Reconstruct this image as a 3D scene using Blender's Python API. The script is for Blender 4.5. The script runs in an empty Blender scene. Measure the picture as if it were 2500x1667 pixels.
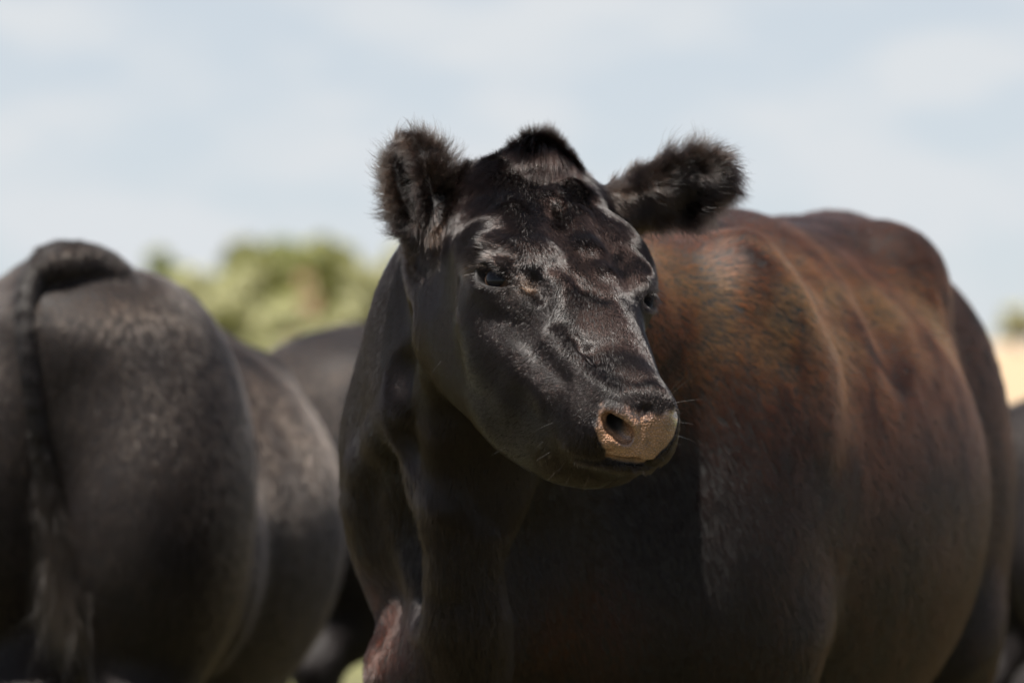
import bpy, bmesh, math, os
import numpy as np
from mathutils import Vector

QUICK = os.environ.get('COW_QUICK', '')          # '' = full scene, 'clay' = shapes without coat
sc = bpy.context.scene
COL = sc.collection

# ------------------------------------------------------------------ camera
FPX, CAMZ, CAMD = 9375.0, 1.10, 5.0
cam_d = bpy.data.cameras.new('camera')
cam_d.sensor_width = 36.0
cam_d.lens = 135.0
cam_d.clip_end = 5000
cam_d.clip_start = 0.1
cam_d.dof.use_dof = True
cam_d.dof.focus_distance = 4.73
cam_d.dof.aperture_fstop = 3.5
cam = bpy.data.objects.new('camera', cam_d)
COL.objects.link(cam)
cam.location = (0, -CAMD, CAMZ)
cam.rotation_euler = (math.radians(90), 0, 0)
sc.camera = cam

# ------------------------------------------------------------------ sky and sun
SUN_EL, SUN_AZ = math.radians(68), math.radians(212)   # azimuth clockwise from +Y (north)
sun_dir = Vector((math.sin(SUN_AZ)*math.cos(SUN_EL), math.cos(SUN_AZ)*math.cos(SUN_EL), math.sin(SUN_EL)))
world = bpy.data.worlds.new("World")
sc.world = world
world.use_nodes = True
wn, wl = world.node_tree.nodes, world.node_tree.links
wn.clear()
w_out = wn.new('ShaderNodeOutputWorld')
w_bg = wn.new('ShaderNodeBackground'); w_bg.inputs['Strength'].default_value = 0.05
w_sky = wn.new('ShaderNodeTexSky'); w_sky.sky_type = 'NISHITA'; w_sky.sun_disc = False
w_sky.air_density = 0.7; w_sky.dust_density = 0.2
w_sky.sun_elevation = SUN_EL; w_sky.sun_rotation = SUN_AZ
w_tc = wn.new('ShaderNodeTexCoord')
w_map = wn.new('ShaderNodeMapping'); w_map.inputs['Scale'].default_value = (20.0, 20.0, 52.0)
w_map.inputs['Location'].default_value = (1.3, 0.4, 0.2)
w_noise = wn.new('ShaderNodeTexNoise'); w_noise.inputs['Scale'].default_value = 1.0
w_noise.inputs['Detail'].default_value = 5; w_noise.inputs['Roughness'].default_value = 0.5
w_ramp = wn.new('ShaderNodeValToRGB')
w_ramp.color_ramp.elements[0].position = 0.40; w_ramp.color_ramp.elements[0].color = (0.15, 0.15, 0.15, 1)
w_ramp.color_ramp.elements[1].position = 0.60; w_ramp.color_ramp.elements[1].color = (1, 1, 1, 1)
w_mix = wn.new('ShaderNodeMixRGB'); w_mix.inputs['Color2'].default_value = (5.55, 5.8, 6.05, 1)
w_base = wn.new('ShaderNodeMixRGB'); w_base.inputs['Fac'].default_value = 0.75   # thin high veil over the blue
w_base.inputs['Color2'].default_value = (4.42, 4.92, 5.42, 1)
wl.new(w_tc.outputs['Generated'], w_map.inputs['Vector'])
wl.new(w_map.outputs['Vector'], w_noise.inputs['Vector'])
wl.new(w_noise.outputs['Fac'], w_ramp.inputs['Fac'])
# thin cloud and haze lie towards the horizon; overhead the sky is clear blue
w_sep = wn.new('ShaderNodeSeparateXYZ'); wl.new(w_tc.outputs['Generated'], w_sep.inputs[0])
w_el = wn.new('ShaderNodeMapRange'); w_el.interpolation_type = 'SMOOTHSTEP'
w_el.inputs['From Min'].default_value = 0.12; w_el.inputs['From Max'].default_value = 0.34
w_el.inputs['To Min'].default_value = 1.0; w_el.inputs['To Max'].default_value = 0.08
wl.new(w_sep.outputs['Z'], w_el.inputs['Value'])
w_m1 = wn.new('ShaderNodeMath'); w_m1.operation = 'MULTIPLY'; w_m1.inputs[1].default_value = 0.75
w_az = wn.new('ShaderNodeMapRange'); w_az.interpolation_type = 'SMOOTHSTEP'      # cloud kept to the north; unseen sky left clear to lessen fill light
w_az.inputs['From Min'].default_value = 0.2; w_az.inputs['From Max'].default_value = 0.8
wl.new(w_sep.outputs['Y'], w_az.inputs['Value'])
w_ea = wn.new('ShaderNodeMath'); w_ea.operation = 'MULTIPLY'
wl.new(w_el.outputs[0], w_ea.inputs[0]); wl.new(w_az.outputs[0], w_ea.inputs[1])
wl.new(w_ea.outputs[0], w_m1.inputs[0]); wl.new(w_m1.outputs[0], w_base.inputs['Fac'])
w_m2 = wn.new('ShaderNodeMath'); w_m2.operation = 'MULTIPLY'
wl.new(w_ea.outputs[0], w_m2.inputs[0])
w_hs = wn.new('ShaderNodeHueSaturation'); w_hs.inputs['Saturation'].default_value = 0.55
wl.new(w_sky.outputs['Color'], w_hs.inputs['Color']); wl.new(w_hs.outputs['Color'], w_base.inputs['Color1'])
wl.new(w_base.outputs['Color'], w_mix.inputs['Color1'])
wl.new(w_ramp.outputs['Color'], w_m2.inputs[1]); wl.new(w_m2.outputs[0], w_mix.inputs['Fac'])
wl.new(w_mix.outputs['Color'], w_bg.inputs['Color'])
wl.new(w_bg.outputs['Background'], w_out.inputs['Surface'])

sun_d = bpy.data.lights.new('sun', 'SUN')
sun_d.energy = 5.0
sun_d.angle = math.radians(0.5)
sun_d.color = (1.0, 0.95, 0.88)
sun = bpy.data.objects.new('sun', sun_d)
COL.objects.link(sun)
sun.rotation_euler = sun_dir.to_track_quat('Z', 'Y').to_euler()
sc.view_settings.view_transform = 'Standard'
sc.view_settings.look = 'None'
sc.view_settings.exposure = 1.4
sc.view_settings.gamma = 1.0
sc.cycles.max_bounces = 8
sc.cycles.sample_clamp_direct = 4.0
sc.cycles.sample_clamp_indirect = 3.0
sc.cycles.transparent_max_bounces = 6
sc.cycles.use_denoising = not os.environ.get('COW_NODN')

# ------------------------------------------------------------------ helpers
rng = np.random.default_rng(7)

def P(px, py, D):
    """point of the place that the photograph shows at pixel px,py, D metres in front of the camera"""
    return np.array([(px-1250)/FPX*D, D-CAMD, CAMZ-(py-833.5)/FPX*D])

def nrm(v):
    v = np.asarray(v, float)
    return v/np.maximum(np.linalg.norm(v, axis=-1, keepdims=True), 1e-9)

def hash3(ix, iy, iz, seed):
    h = (ix*374761393 + iy*668265263 + iz*2147483647 + seed*1274126177) & 0xffffffff
    h = ((h ^ (h >> 13))*1274126177) & 0xffffffff
    h = h ^ (h >> 16)
    return (h & 0xffff)/65535.0

def noise3(p, scale, seed=0):
    q = np.asarray(p)*scale
    i = np.floor(q).astype(np.int64); f = q-i; f = f*f*(3-2*f)
    r = 0
    for dx in (0, 1):
        for dy in (0, 1):
            for dz in (0, 1):
                w = (f[:, 0] if dx else 1-f[:, 0])*(f[:, 1] if dy else 1-f[:, 1])*(f[:, 2] if dz else 1-f[:, 2])
                r = r + w*hash3(i[:, 0]+dx, i[:, 1]+dy, i[:, 2]+dz, seed)
    return r

def fbm(p, scale, seed=0, octs=3):
    r, a, t = 0, 1.0, 0
    for o in range(octs):
        r = r + a*noise3(p, scale*2**o, seed+o*17); t += a; a *= 0.5
    return r/t

def rot_from_axes(ax):
    return np.array([nrm(a) for a in ax])          # rows = local axes

def frame(z, up=(0, 0, 1)):
    """rows: side, other, main axis z"""
    z = nrm(z); a = nrm(np.cross(up, z)); b = np.cross(z, a)
    return np.array([a, b, z])

class Blob:
    """a body grown as one implicit surface: smooth unions and cuts of ellipsoids and tapered tubes"""
    def __init__(self): self.pr = []
    def ell(self, c, r, R=None, k=0.03, op='+'):
        self.pr.append(('e', np.array(c, float), np.array(r, float)*np.ones(3), np.eye(3) if R is None else np.array(R), k, op)); return self
    def cone(self, a, b, ra, rb, k=0.03, op='+', flat=None):
        self.pr.append(('c', np.array(a, float), np.array(b, float), (ra, rb), k, op)); return self
    def chain(self, pts, k=0.03, op='+'):
        for (a, ra), (b, rb) in zip(pts[:-1], pts[1:]): self.cone(a, b, ra, rb, k, op)
        return self
    def dist(self, p):
        d = np.full(len(p), 9.0)
        for q in self.pr:
            if q[0] == 'e':
                _, c, r, R, k, op = q
                l = (p-c)@R.T
                k0 = np.sqrt(((l/r)**2).sum(1)); k1 = np.sqrt(((l/r**2)**2).sum(1))
                e = np.where(k1 > 1e-9, k0*(k0-1)/np.maximum(k1, 1e-9), -r.min())
            else:
                _, a, b, (ra, rb), k, op = q
                ab = b-a; L2 = (ab*ab).sum()
                h = np.clip(((p-a)@ab)/L2, 0, 1)
                e = np.linalg.norm(p-a-h[:, None]*ab, axis=1)-(ra+(rb-ra)*h)
            if op == '+':
                h = np.maximum(k-np.abs(d-e), 0)/k
                d = np.minimum(d, e)-h*h*k*0.25
            else:
                e = -e
                h = np.maximum(k-np.abs(d-e), 0)/k
                d = np.maximum(d, e)+h*h*k*0.25
        return d
    def cast(self, px, py, near=4.3, far=7.5):
        """first surface point and outward normal along the line of sight through a photo pixel"""
        o = P(0, 0, 0)*0+np.array([0, -CAMD, CAMZ]); d = nrm(P(px, py, 1.0)-o)
        t = near
        for _ in range(60):
            p = (o+d*t)[None]
            e = self.dist(p)[0]
            if e < 1e-5 or t > far: break
            t += e*.9
        p = o+d*t
        return p, nrm(self.grad(p[None])[0])
    def grad(self, p, e=0.0015):
        g = np.zeros_like(p)
        for i in range(3):
            o = np.zeros(3); o[i] = e
            g[:, i] = self.dist(p+o)-self.dist(p-o)
        return g/(2*e)
    def project(self, p, n=3, cap=0.01):
        for _ in range(n):
            d = self.dist(p); g = self.grad(p)
            g2 = np.maximum((g*g).sum(1), 0.05)
            s = np.clip(d/np.sqrt(g2), -cap, cap)
            p = p-nrm(g)*s[:, None]
        return p

def surface_net(dist, lo, hi, h):
    """quad mesh of dist = 0 on a grid of step h, evaluated only near the surface"""
    lo = np.array(lo); n = np.ceil((np.array(hi)-lo)/h).astype(int)+1
    B = 4
    nb = n//B+1; n = nb*B+1
    H = h*B
    gx, gy, gz = np.meshgrid(*[np.arange(nb[i]) for i in range(3)], indexing='ij')
    cen = lo+(np.stack([gx, gy, gz], -1).reshape(-1, 3)+0.5)*H
    dc = dist(cen)
    V = np.full(tuple(nb*B), 1.0, np.float32)
    near = np.abs(dc) < H*1.3
    Vb = np.where(dc < 0, -1.0, 1.0).reshape(nb)
    V[:] = np.repeat(np.repeat(np.repeat(Vb, B, 0), B, 1), B, 2)
    o = np.stack(np.meshgrid(*[np.arange(B)]*3, indexing='ij'), -1).reshape(-1, 3)
    bi = np.stack([gx, gy, gz], -1).reshape(-1, 3)[near]
    idx = (bi[:, None, :]*B+o[None]).reshape(-1, 3)
    pts = lo+idx*h
    vals = np.concatenate([dist(pts[i:i+200000]) for i in range(0, len(pts), 200000)])
    V[idx[:, 0], idx[:, 1], idx[:, 2]] = vals
    S = V < 0
    c = [S[dx:S.shape[0]-1+dx, dy:S.shape[1]-1+dy, dz:S.shape[2]-1+dz] for dx in (0, 1) for dy in (0, 1) for dz in (0, 1)]
    s = sum(x.astype(np.int8) for x in c)
    act = (s > 0) & (s < 8)
    ci = np.argwhere(act)
    vid = np.full(act.shape, -1, np.int64); vid[act] = np.arange(len(ci))
    acc = np.zeros((len(ci), 3)); cnt = np.zeros(len(ci))
    cor = [(dx, dy, dz) for dx in (0, 1) for dy in (0, 1) for dz in (0, 1)]
    val = [V[ci[:, 0]+a, ci[:, 1]+b, ci[:, 2]+c_] for a, b, c_ in cor]
    for i in range(8):
        for j in range(i+1, 8):
            if sum(abs(cor[i][k]-cor[j][k]) for k in range(3)) != 1: continue
            m = (val[i] < 0) != (val[j] < 0)
            t = np.where(m, val[i]/np.where(np.abs(val[i]-val[j]) < 1e-12, 1, val[i]-val[j]), 0)
            a = np.array(cor[i]); b = np.array(cor[j])
            acc += np.where(m[:, None], a+(b-a)*t[:, None], 0); cnt += m
    verts = lo+(ci+acc/np.maximum(cnt, 1)[:, None])*h
    quads = []
    for ax in range(3):
        sl0 = [slice(None)]*3; sl1 = [slice(None)]*3
        sl0[ax] = slice(0, -1); sl1[ax] = slice(1, None)
        a = S[tuple(sl0)]; b = S[tuple(sl1)]
        e = np.argwhere(a != b)
        u, v = (ax+1) % 3, (ax+2) % 3
        ok = (e[:, u] > 0) & (e[:, v] > 0) & (e[:, u] < act.shape[u]) & (e[:, v] < act.shape[v]) & (e[:, ax] < act.shape[ax])
        e = e[ok]
        q = []
        for du, dv in ((-1, -1), (0, -1), (0, 0), (-1, 0)):
            f = e.copy(); f[:, u] += du; f[:, v] += dv
            q.append(vid[f[:, 0], f[:, 1], f[:, 2]])
        q = np.stack(q, 1)
        flip = ~a[tuple(e.T)]
        q[flip] = q[flip][:, ::-1]
        quads.append(q)
    quads = np.concatenate(quads)
    quads = quads[(quads >= 0).all(1)]
    return verts, quads

def mesh_from(name, v, f):
    me = bpy.data.meshes.new(name)
    me.from_pydata([tuple(x) for x in v], [], [tuple(int(i) for i in q) for q in f])
    me.validate(); me.update()
    return me

def vcos(me):
    a = np.zeros(len(me.vertices)*3); me.vertices.foreach_get('co', a); return a.reshape(-1, 3)

def refine(me, fn, cuts=1):
    """split the faces whose centre satisfies fn"""
    bm = bmesh.new(); bm.from_mesh(me)
    bm.faces.ensure_lookup_table()
    cen = np.array([f.calc_center_median() for f in bm.faces])
    sel = fn(cen)
    edges = set()
    for f, s in zip(bm.faces, sel):
        if s: edges.update(f.edges)
    bmesh.ops.subdivide_edges(bm, edges=list(edges), cuts=cuts, use_grid_fill=True)
    bmesh.ops.triangulate(bm, faces=[f for f in bm.faces if len(f.verts) > 4])
    bm.to_mesh(me); bm.free(); me.update()

def smooth_all(me):
    me.polygons.foreach_set('use_smooth', np.ones(len(me.polygons), bool)); me.update()

def set_verts(me, co):
    me.vertices.foreach_set('co', co.ravel()); me.update()

def vattr(me, name, vals):
    a = me.attributes.new(name, 'FLOAT', 'POINT'); a.data.foreach_set('value', np.asarray(vals, np.float32))

def link(name, data, mats=(), parent=None):
    o = bpy.data.objects.new(name, data)
    COL.objects.link(o)
    for m in mats: data.materials.append(m)
    if parent is not None:
        o.parent = parent
        o.matrix_parent_inverse = parent.matrix_world.inverted()
    return o

def thing(name, label, cat, loc=(0, 0, 0), group=None):
    o = bpy.data.objects.new(name, None); COL.objects.link(o)
    o.location = loc; o.empty_display_size = 0.2
    o['label'] = label; o['category'] = cat
    if group: o['group'] = group
    bpy.context.view_layer.update()
    return o

# ------------------------------------------------------------------ node helpers
def new_mat(name):
    m = bpy.data.materials.new(name); m.use_nodes = True
    nt = m.node_tree; nt.nodes.clear()
    return m, nt.nodes, nt.links
def skin_material(name, base, rough=0.55, pad=False):
    """dark hide under the coat; with pad=True the bare nose skin is pinkish brown, pebbled and damp"""
    m, N, L = new_mat(name)
    out = N.new('ShaderNodeOutputMaterial'); b = N.new('ShaderNodeBsdfPrincipled')
    b.inputs['Base Color'].default_value = (*base, 1); b.inputs['Roughness'].default_value = rough
    L.new(b.outputs[0], out.inputs[0])
    b.inputs['Specular IOR Level'].default_value = .15
    if pad:
        b.inputs['Specular IOR Level'].default_value = .4
        tc = N.new('ShaderNodeTexCoord')
        at = N.new('ShaderNodeAttribute'); at.attribute_name = 'bare'
        n1 = N.new('ShaderNodeTexNoise'); n1.inputs['Scale'].default_value = 38; n1.inputs['Detail'].default_value = 4
        L.new(tc.outputs['Object'], n1.inputs['Vector'])
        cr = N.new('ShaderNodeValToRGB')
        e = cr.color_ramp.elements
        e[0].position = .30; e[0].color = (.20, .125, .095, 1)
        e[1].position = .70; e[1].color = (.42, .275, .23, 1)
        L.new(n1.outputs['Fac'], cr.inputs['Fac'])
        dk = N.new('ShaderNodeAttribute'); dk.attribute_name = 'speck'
        vo = N.new('ShaderNodeTexVoronoi'); vo.inputs['Scale'].default_value = 230; vo.feature = 'F1'
        L.new(tc.outputs['Object'], vo.inputs['Vector'])
        sp = N.new('ShaderNodeMapRange'); sp.inputs['From Min'].default_value = .15; sp.inputs['From Max'].default_value = .35
        sp.inputs['To Min'].default_value = 1; sp.inputs['To Max'].default_value = 0
        L.new(vo.outputs['Distance'], sp.inputs['Value'])
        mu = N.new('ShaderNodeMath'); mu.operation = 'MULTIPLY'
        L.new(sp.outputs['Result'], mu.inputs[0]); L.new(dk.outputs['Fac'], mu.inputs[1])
        lo = N.new('ShaderNodeMixRGB'); lo.blend_type = 'MULTIPLY'; lo.inputs['Color2'].default_value = (.88, .74, .52, 1)  # lower pad browner, with golden bounce from the grass painted into it
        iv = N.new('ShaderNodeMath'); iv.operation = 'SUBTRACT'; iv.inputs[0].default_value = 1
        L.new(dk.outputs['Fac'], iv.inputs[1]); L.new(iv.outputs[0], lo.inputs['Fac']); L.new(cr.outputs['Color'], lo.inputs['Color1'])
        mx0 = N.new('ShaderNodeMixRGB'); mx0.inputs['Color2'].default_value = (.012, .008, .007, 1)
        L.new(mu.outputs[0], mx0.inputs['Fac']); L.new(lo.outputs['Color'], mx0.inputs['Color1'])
        mx = N.new('ShaderNodeMixRGB'); mx.inputs['Color1'].default_value = (*base, 1)
        # darker creases between the pebbles of the nose skin, and a mottled tone across it
        pv = N.new('ShaderNodeTexVoronoi'); pv.inputs['Scale'].default_value = 330; pv.feature = 'DISTANCE_TO_EDGE'
        L.new(tc.outputs['Object'], pv.inputs['Vector'])
        pr = N.new('ShaderNodeMapRange'); pr.inputs['From Max'].default_value = .25; pr.inputs['To Min'].default_value = .50; pr.inputs['To Max'].default_value = 1.12
        L.new(pv.outputs['Distance'], pr.inputs['Value'])
        pn = N.new('ShaderNodeTexNoise'); pn.inputs['Scale'].default_value = 90; pn.inputs['Detail'].default_value = 5
        L.new(tc.outputs['Object'], pn.inputs['Vector'])
        pm = N.new('ShaderNodeMapRange'); pm.inputs['From Min'].default_value = .3; pm.inputs['From Max'].default_value = .7; pm.inputs['To Min'].default_value = .75; pm.inputs['To Max'].default_value = 1.2
        L.new(pn.outputs['Fac'], pm.inputs['Value'])
        pp = N.new('ShaderNodeMath'); pp.operation = 'MULTIPLY'; L.new(pr.outputs[0], pp.inputs[0]); L.new(pm.outputs[0], pp.inputs[1])
        px = N.new('ShaderNodeVectorMath'); px.operation = 'SCALE'; L.new(mx0.outputs['Color'], px.inputs[0]); L.new(pp.outputs[0], px.inputs['Scale'])
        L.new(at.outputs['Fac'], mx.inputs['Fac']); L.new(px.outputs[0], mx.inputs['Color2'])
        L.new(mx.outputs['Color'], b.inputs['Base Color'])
        rr = N.new('ShaderNodeMapRange'); rr.inputs['To Min'].default_value = rough; rr.inputs['To Max'].default_value = .36
        L.new(at.outputs['Fac'], rr.inputs['Value']); L.new(rr.outputs['Result'], b.inputs['Roughness'])
        v2 = N.new('ShaderNodeTexVoronoi'); v2.inputs['Scale'].default_value = 400; v2.feature = 'SMOOTH_F1'
        L.new(tc.outputs['Object'], v2.inputs['Vector'])
        m2 = N.new('ShaderNodeMath'); m2.operation = 'MULTIPLY'; m2.inputs[1].default_value = -1
        L.new(v2.outputs['Distance'], m2.inputs[0])
        m3 = N.new('ShaderNodeMath'); m3.operation = 'MULTIPLY'
        L.new(m2.outputs[0], m3.inputs[0]); L.new(at.outputs['Fac'], m3.inputs[1])
        bp = N.new('ShaderNodeBump'); bp.inputs['Strength'].default_value = .75; bp.inputs['Distance'].default_value = .0035
        L.new(m3.outputs[0], bp.inputs['Height']); L.new(bp.outputs['Normal'], b.inputs['Normal'])
        b.inputs['Coat Weight'].default_value = 0.0
        L.new(at.outputs['Fac'], b.inputs['Coat Weight']); b.inputs['Coat Roughness'].default_value = .14
    return m

def hair_material(name, rough=.28, radial=.35, base_col=(.012, .009, .009), rnd=0.0):
    """animal hair: pigment colour read from the hair itself"""
    m, N, L = new_mat(name)
    out = N.new('ShaderNodeOutputMaterial'); h = N.new('ShaderNodeBsdfHairPrincipled')
    h.model = 'CHIANG'; h.parametrization = 'COLOR'
    at = N.new('ShaderNodeAttribute'); at.attribute_name = 'coat'
    L.new(at.outputs['Color'], h.inputs['Color'])
    h.inputs['Roughness'].default_value = rough
    h.inputs['Radial Roughness'].default_value = radial
    h.inputs['IOR'].default_value = 1.34
    h.inputs['Random Roughness'].default_value = .2
    L.new(h.outputs[0], out.inputs[0])
    return m

def eye_material():
    m, N, L = new_mat('eye')
    out = N.new('ShaderNodeOutputMaterial'); b = N.new('ShaderNodeBsdfPrincipled')
    tc = N.new('ShaderNodeTexCoord'); gr = N.new('ShaderNodeTexGradient'); gr.gradient_type = 'SPHERICAL'
    at = N.new('ShaderNodeAttribute'); at.attribute_name = 'iris'
    cr = N.new('ShaderNodeValToRGB'); e = cr.color_ramp.elements
    e[0].position = 0; e[0].color = (.09, .065, .05, 1)
    e[1].position = .35; e[1].color = (.055, .028, .015, 1)
    x = cr.color_ramp.elements.new(.55); x.color = (.003, .003, .004, 1)
    L.new(at.outputs['Fac'], cr.inputs['Fac']); L.new(cr.outputs['Color'], b.inputs['Base Color'])
    b.inputs['Roughness'].default_value = .08; b.inputs['IOR'].default_value = 1.33; b.inputs['Specular IOR Level'].default_value = .35
    L.new(b.outputs[0], out.inputs[0])
    return m

def ground_material():
    m, N, L = new_mat('grass field')
    out = N.new('ShaderNodeOutputMaterial'); b = N.new('ShaderNodeBsdfPrincipled'); b.inputs['Roughness'].default_value = .9
    tc = N.new('ShaderNodeTexCoord')
    n1 = N.new('ShaderNodeTexNoise'); n1.inputs['Scale'].default_value = .12; n1.inputs['Detail'].default_value = 6
    n2 = N.new('ShaderNodeTexNoise'); n2.inputs['Scale'].default_value = 9; n2.inputs['Detail'].default_value = 6
    L.new(tc.outputs['Object'], n1.inputs['Vector']); L.new(tc.outputs['Object'], n2.inputs['Vector'])
    c1 = N.new('ShaderNodeValToRGB'); e = c1.color_ramp.elements
    e[0].position = .35; e[0].color = (.15, .165, .05, 1); e[1].position = .68; e[1].color = (.22, .215, .085, 1)
    L.new(n1.outputs['Fac'], c1.inputs['Fac'])
    c2 = N.new('ShaderNodeValToRGB'); e = c2.color_ramp.elements
    e[0].position = .3; e[0].color = (.55, .55, .5, 1); e[1].position = .7; e[1].color = (1.15, 1.15, 1.1, 1)
    L.new(n2.outputs['Fac'], c2.inputs['Fac'])
    mu = N.new('ShaderNodeMixRGB'); mu.blend_type = 'MULTIPLY'; mu.inputs['Fac'].default_value = 1
    L.new(c1.outputs['Color'], mu.inputs['Color1']); L.new(c2.outputs['Color'], mu.inputs['Color2'])
    # turf round the cattle made darker than the field to cut its green bounce
    sy = N.new('ShaderNodeSeparateXYZ'); L.new(tc.outputs['Object'], sy.inputs[0])
    near = N.new('ShaderNodeMapRange'); near.inputs['From Min'].default_value = 5; near.inputs['From Max'].default_value = 11
    L.new(sy.outputs['Y'], near.inputs['Value'])
    nm = N.new('ShaderNodeMixRGB'); nm.blend_type = 'MULTIPLY'; nm.inputs['Fac'].default_value = 1
    nr = N.new('ShaderNodeValToRGB'); nr.color_ramp.elements[0].color = (.34, .28, .30, 1)
    L.new(near.outputs[0], nr.inputs['Fac']); L.new(nr.outputs['Color'], nm.inputs['Color2']); L.new(mu.outputs['Color'], nm.inputs['Color1'])
    # dry stubble beyond the green pasture, on the right
    sx = N.new('ShaderNodeSeparateXYZ'); L.new(tc.outputs['Object'], sx.inputs[0])
    mr = N.new('ShaderNodeMapRange'); mr.inputs['From Min'].default_value = 36; mr.inputs['From Max'].default_value = 44
    L.new(sx.outputs['Y'], mr.inputs['Value'])
    mr2 = N.new('ShaderNodeMapRange'); mr2.inputs['From Min'].default_value = 2; mr2.inputs['From Max'].default_value = 7
    L.new(sx.outputs['X'], mr2.inputs['Value'])
    mm = N.new('ShaderNodeMath'); mm.operation = 'MULTIPLY'; L.new(mr.outputs[0], mm.inputs[0]); L.new(mr2.outputs[0], mm.inputs[1])
    mx = N.new('ShaderNodeMixRGB'); mx.inputs['Color2'].default_value = (.30, .215, .13, 1)
    L.new(mm.outputs[0], mx.inputs['Fac']); L.new(nm.outputs['Color'], mx.inputs['Color1'])
    L.new(mx.outputs['Color'], b.inputs['Base Color'])
    bp = N.new('ShaderNodeBump'); bp.inputs['Distance'].default_value = .05; L.new(n2.outputs['Fac'], bp.inputs['Height'])
    L.new(bp.outputs['Normal'], b.inputs['Normal'])
    L.new(b.outputs[0], out.inputs[0])
    return m

def leaf_material(name, c0, c1):
    m, N, L = new_mat(name)
    out = N.new('ShaderNodeOutputMaterial'); b = N.new('ShaderNodeBsdfPrincipled'); b.inputs['Roughness'].default_value = .6
    g = N.new('ShaderNodeNewGeometry'); cr = N.new('ShaderNodeValToRGB')
    cr.color_ramp.elements[0].color = (*c0, 1); cr.color_ramp.elements[1].color = (*c1, 1)
    L.new(g.outputs['Random Per Island'], cr.inputs['Fac']); L.new(cr.outputs['Color'], b.inputs['Base Color'])
    tr = N.new('ShaderNodeBsdfTranslucent'); L.new(cr.outputs['Color'], tr.inputs['Color'])
    ms = N.new('ShaderNodeMixShader'); ms.inputs['Fac'].default_value = .35
    L.new(b.outputs[0], ms.inputs[1]); L.new(tr.outputs[0], ms.inputs[2]); L.new(ms.outputs[0], out.inputs[0])
    return m


# ------------------------------------------------------------------ the cow in front: head frame
HM = np.array([[0.903, 0.267, 0.337], [0.415, -0.746, -0.521], [-0.112, -0.610, 0.784]])
_q, _r = np.linalg.qr(HM); HM = _q*np.sign(np.diag(_r))   # columns: u across (picture right), v down the face, w out of the forehead
HO = np.array([0.0244, 0.0, 1.369]); HS = 1.161
HR = HM.T
def H(u, v, w): return HO+HS*(HM@np.array([u, v, w]))
def Hinv(p): return (np.asarray(p)-HO)@HM/HS

EARCAV = []
def build_head(b):
    R = HR; s = HS
    def E(c, r, k=0.03, op='+', R_=None, both=False):
        for sg in ((1, -1) if both else (1,)):
            cc = (c[0]*sg, c[1], c[2])
            if sg > 0 and both and c[1] > .23: cc = (c[0]*.72, c[1], c[2])
            RW = R
            if R_ is not None:
                RW = (R_ if sg > 0 else R_@np.diag([-1., 1., 1.]))@R
            b.ell(H(*cc), np.array(r)*s, RW, k*s, op)
    def C(a, b_, ra, rb, k=0.03, op='+', both=False):
        for sg in ((1, -1) if both else (1,)):
            f0, f1 = [.72 if sg > 0 and both and q[1] > .23 else 1. for q in (a, b_)]
            b.cone(H(a[0]*sg*f0, a[1], a[2]), H(b_[0]*sg*f1, b_[1], b_[2]), ra*s, rb*s, k*s, op)
    E((0, .10, -.085), (.082, .115, .080))
    E((0, .145, -.062), (.092, .135, .058), .03)
    E((.016, .035, -.055), (.052, .045, .046), .035)
    C((-.050, .055, -.075), (.055, .055, -.070), .038, .038, .03)
    E((.062, .180, -.055), (.046, .080, .050), .03, both=True)            # orbit
    E((-.055, .240, -.075), (.042, .070, .050), .03)
    E((.040, .232, -.080), (.034, .050, .045), .03)
    E((0, .295, -.058), (.040, .17, .046), .03)                              # nasal bridge
    E((0, .30, -.095), (.052, .16, .065), .03)
    C((.040, .24, -.10), (.034, .40, -.080), .036, .030, .03, both=True)  # maxilla
    E((-.046, .150, -.150), (.046, .12, .10), .03)
    E((.036, .130, -.150), (.044, .10, .10), .03)               # masseter
    E((.045, .055, -.150), (.050, .07, .07), .05, both=True)               # behind the jaw
    C((.054, .120, -.195), (.040, .30, -.158), .040, .032, .04, both=True)  # jaw
    C((.040, .30, -.158), (.022, .41, -.078), .034, .023, .04, both=True)
    C((0, .15, -.18), (0, .39, -.092), .05, .035, .04)
    E((-.052, .215, -.115), (.036, .09, .075), .05)
    E((.030, .28, -.115), (.040, .15, .085), .05, both=True)
    E((0, .425, -.055), (.047, .050, .043), .025)                            # muzzle
    E((.024, .448, -.048), (.025, .028, .034), .012, both=True)
    E((0, .448, -.076), (.052, .038, .032), .015)
    E((-.040, .435, -.070), (.026, .040, .036), .02)
    E((.032, .438, -.064), (.021, .034, .034), .02)
 #                          # upper lip
    E((.002, .425, -.068), (.036, .054, .018), .015)                           # lower lip and chin
    # ears: a flattened cone with a hollow facing front
    a = P(1062, 590, 4.97); t = P(1003, 345, 4.99)
    Re = frame(t-a, (.45, 1, .1))
    b.ell(P(1020, 455, 4.98), (.038, .025, .070), Re, .012)
    b.cone(P(1062, 560, 4.985), H(-.060, .075, -.10), .030, .045, .03)
    f = nrm(np.array([-.35, -1, -.05]))
    b.ell(P(1010, 445, 4.98)+f*.022, (.013, .030, .050), Re, .010, '-'); EARCAV.append((P(1010, 445, 4.98)+f*.022, np.array((.016, .034, .052)), Re))
    a = P(1500, 490, 5.05); t = P(1800, 408, 5.10)
    Re = frame(t-a, (.15, 1, .65))
    b.ell(P(1668, 458, 5.075), (.044, .019, .074), Re, .015)
    b.cone(P(1585, 472, 5.06), H(.060, .065, -.095), .026, .045, .03)
    f = nrm(np.array([-.1, -.8, -.55]))
    b.ell(P(1664, 480, 5.075)+f*.016, (.026, .014, .052), Re, .012, '-')

EYES = []
def mirror(p, u0=0.0, dv=0.0):
    q = Hinv(p); return H(2*u0-q[0], q[1]+dv, q[2])

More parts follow.
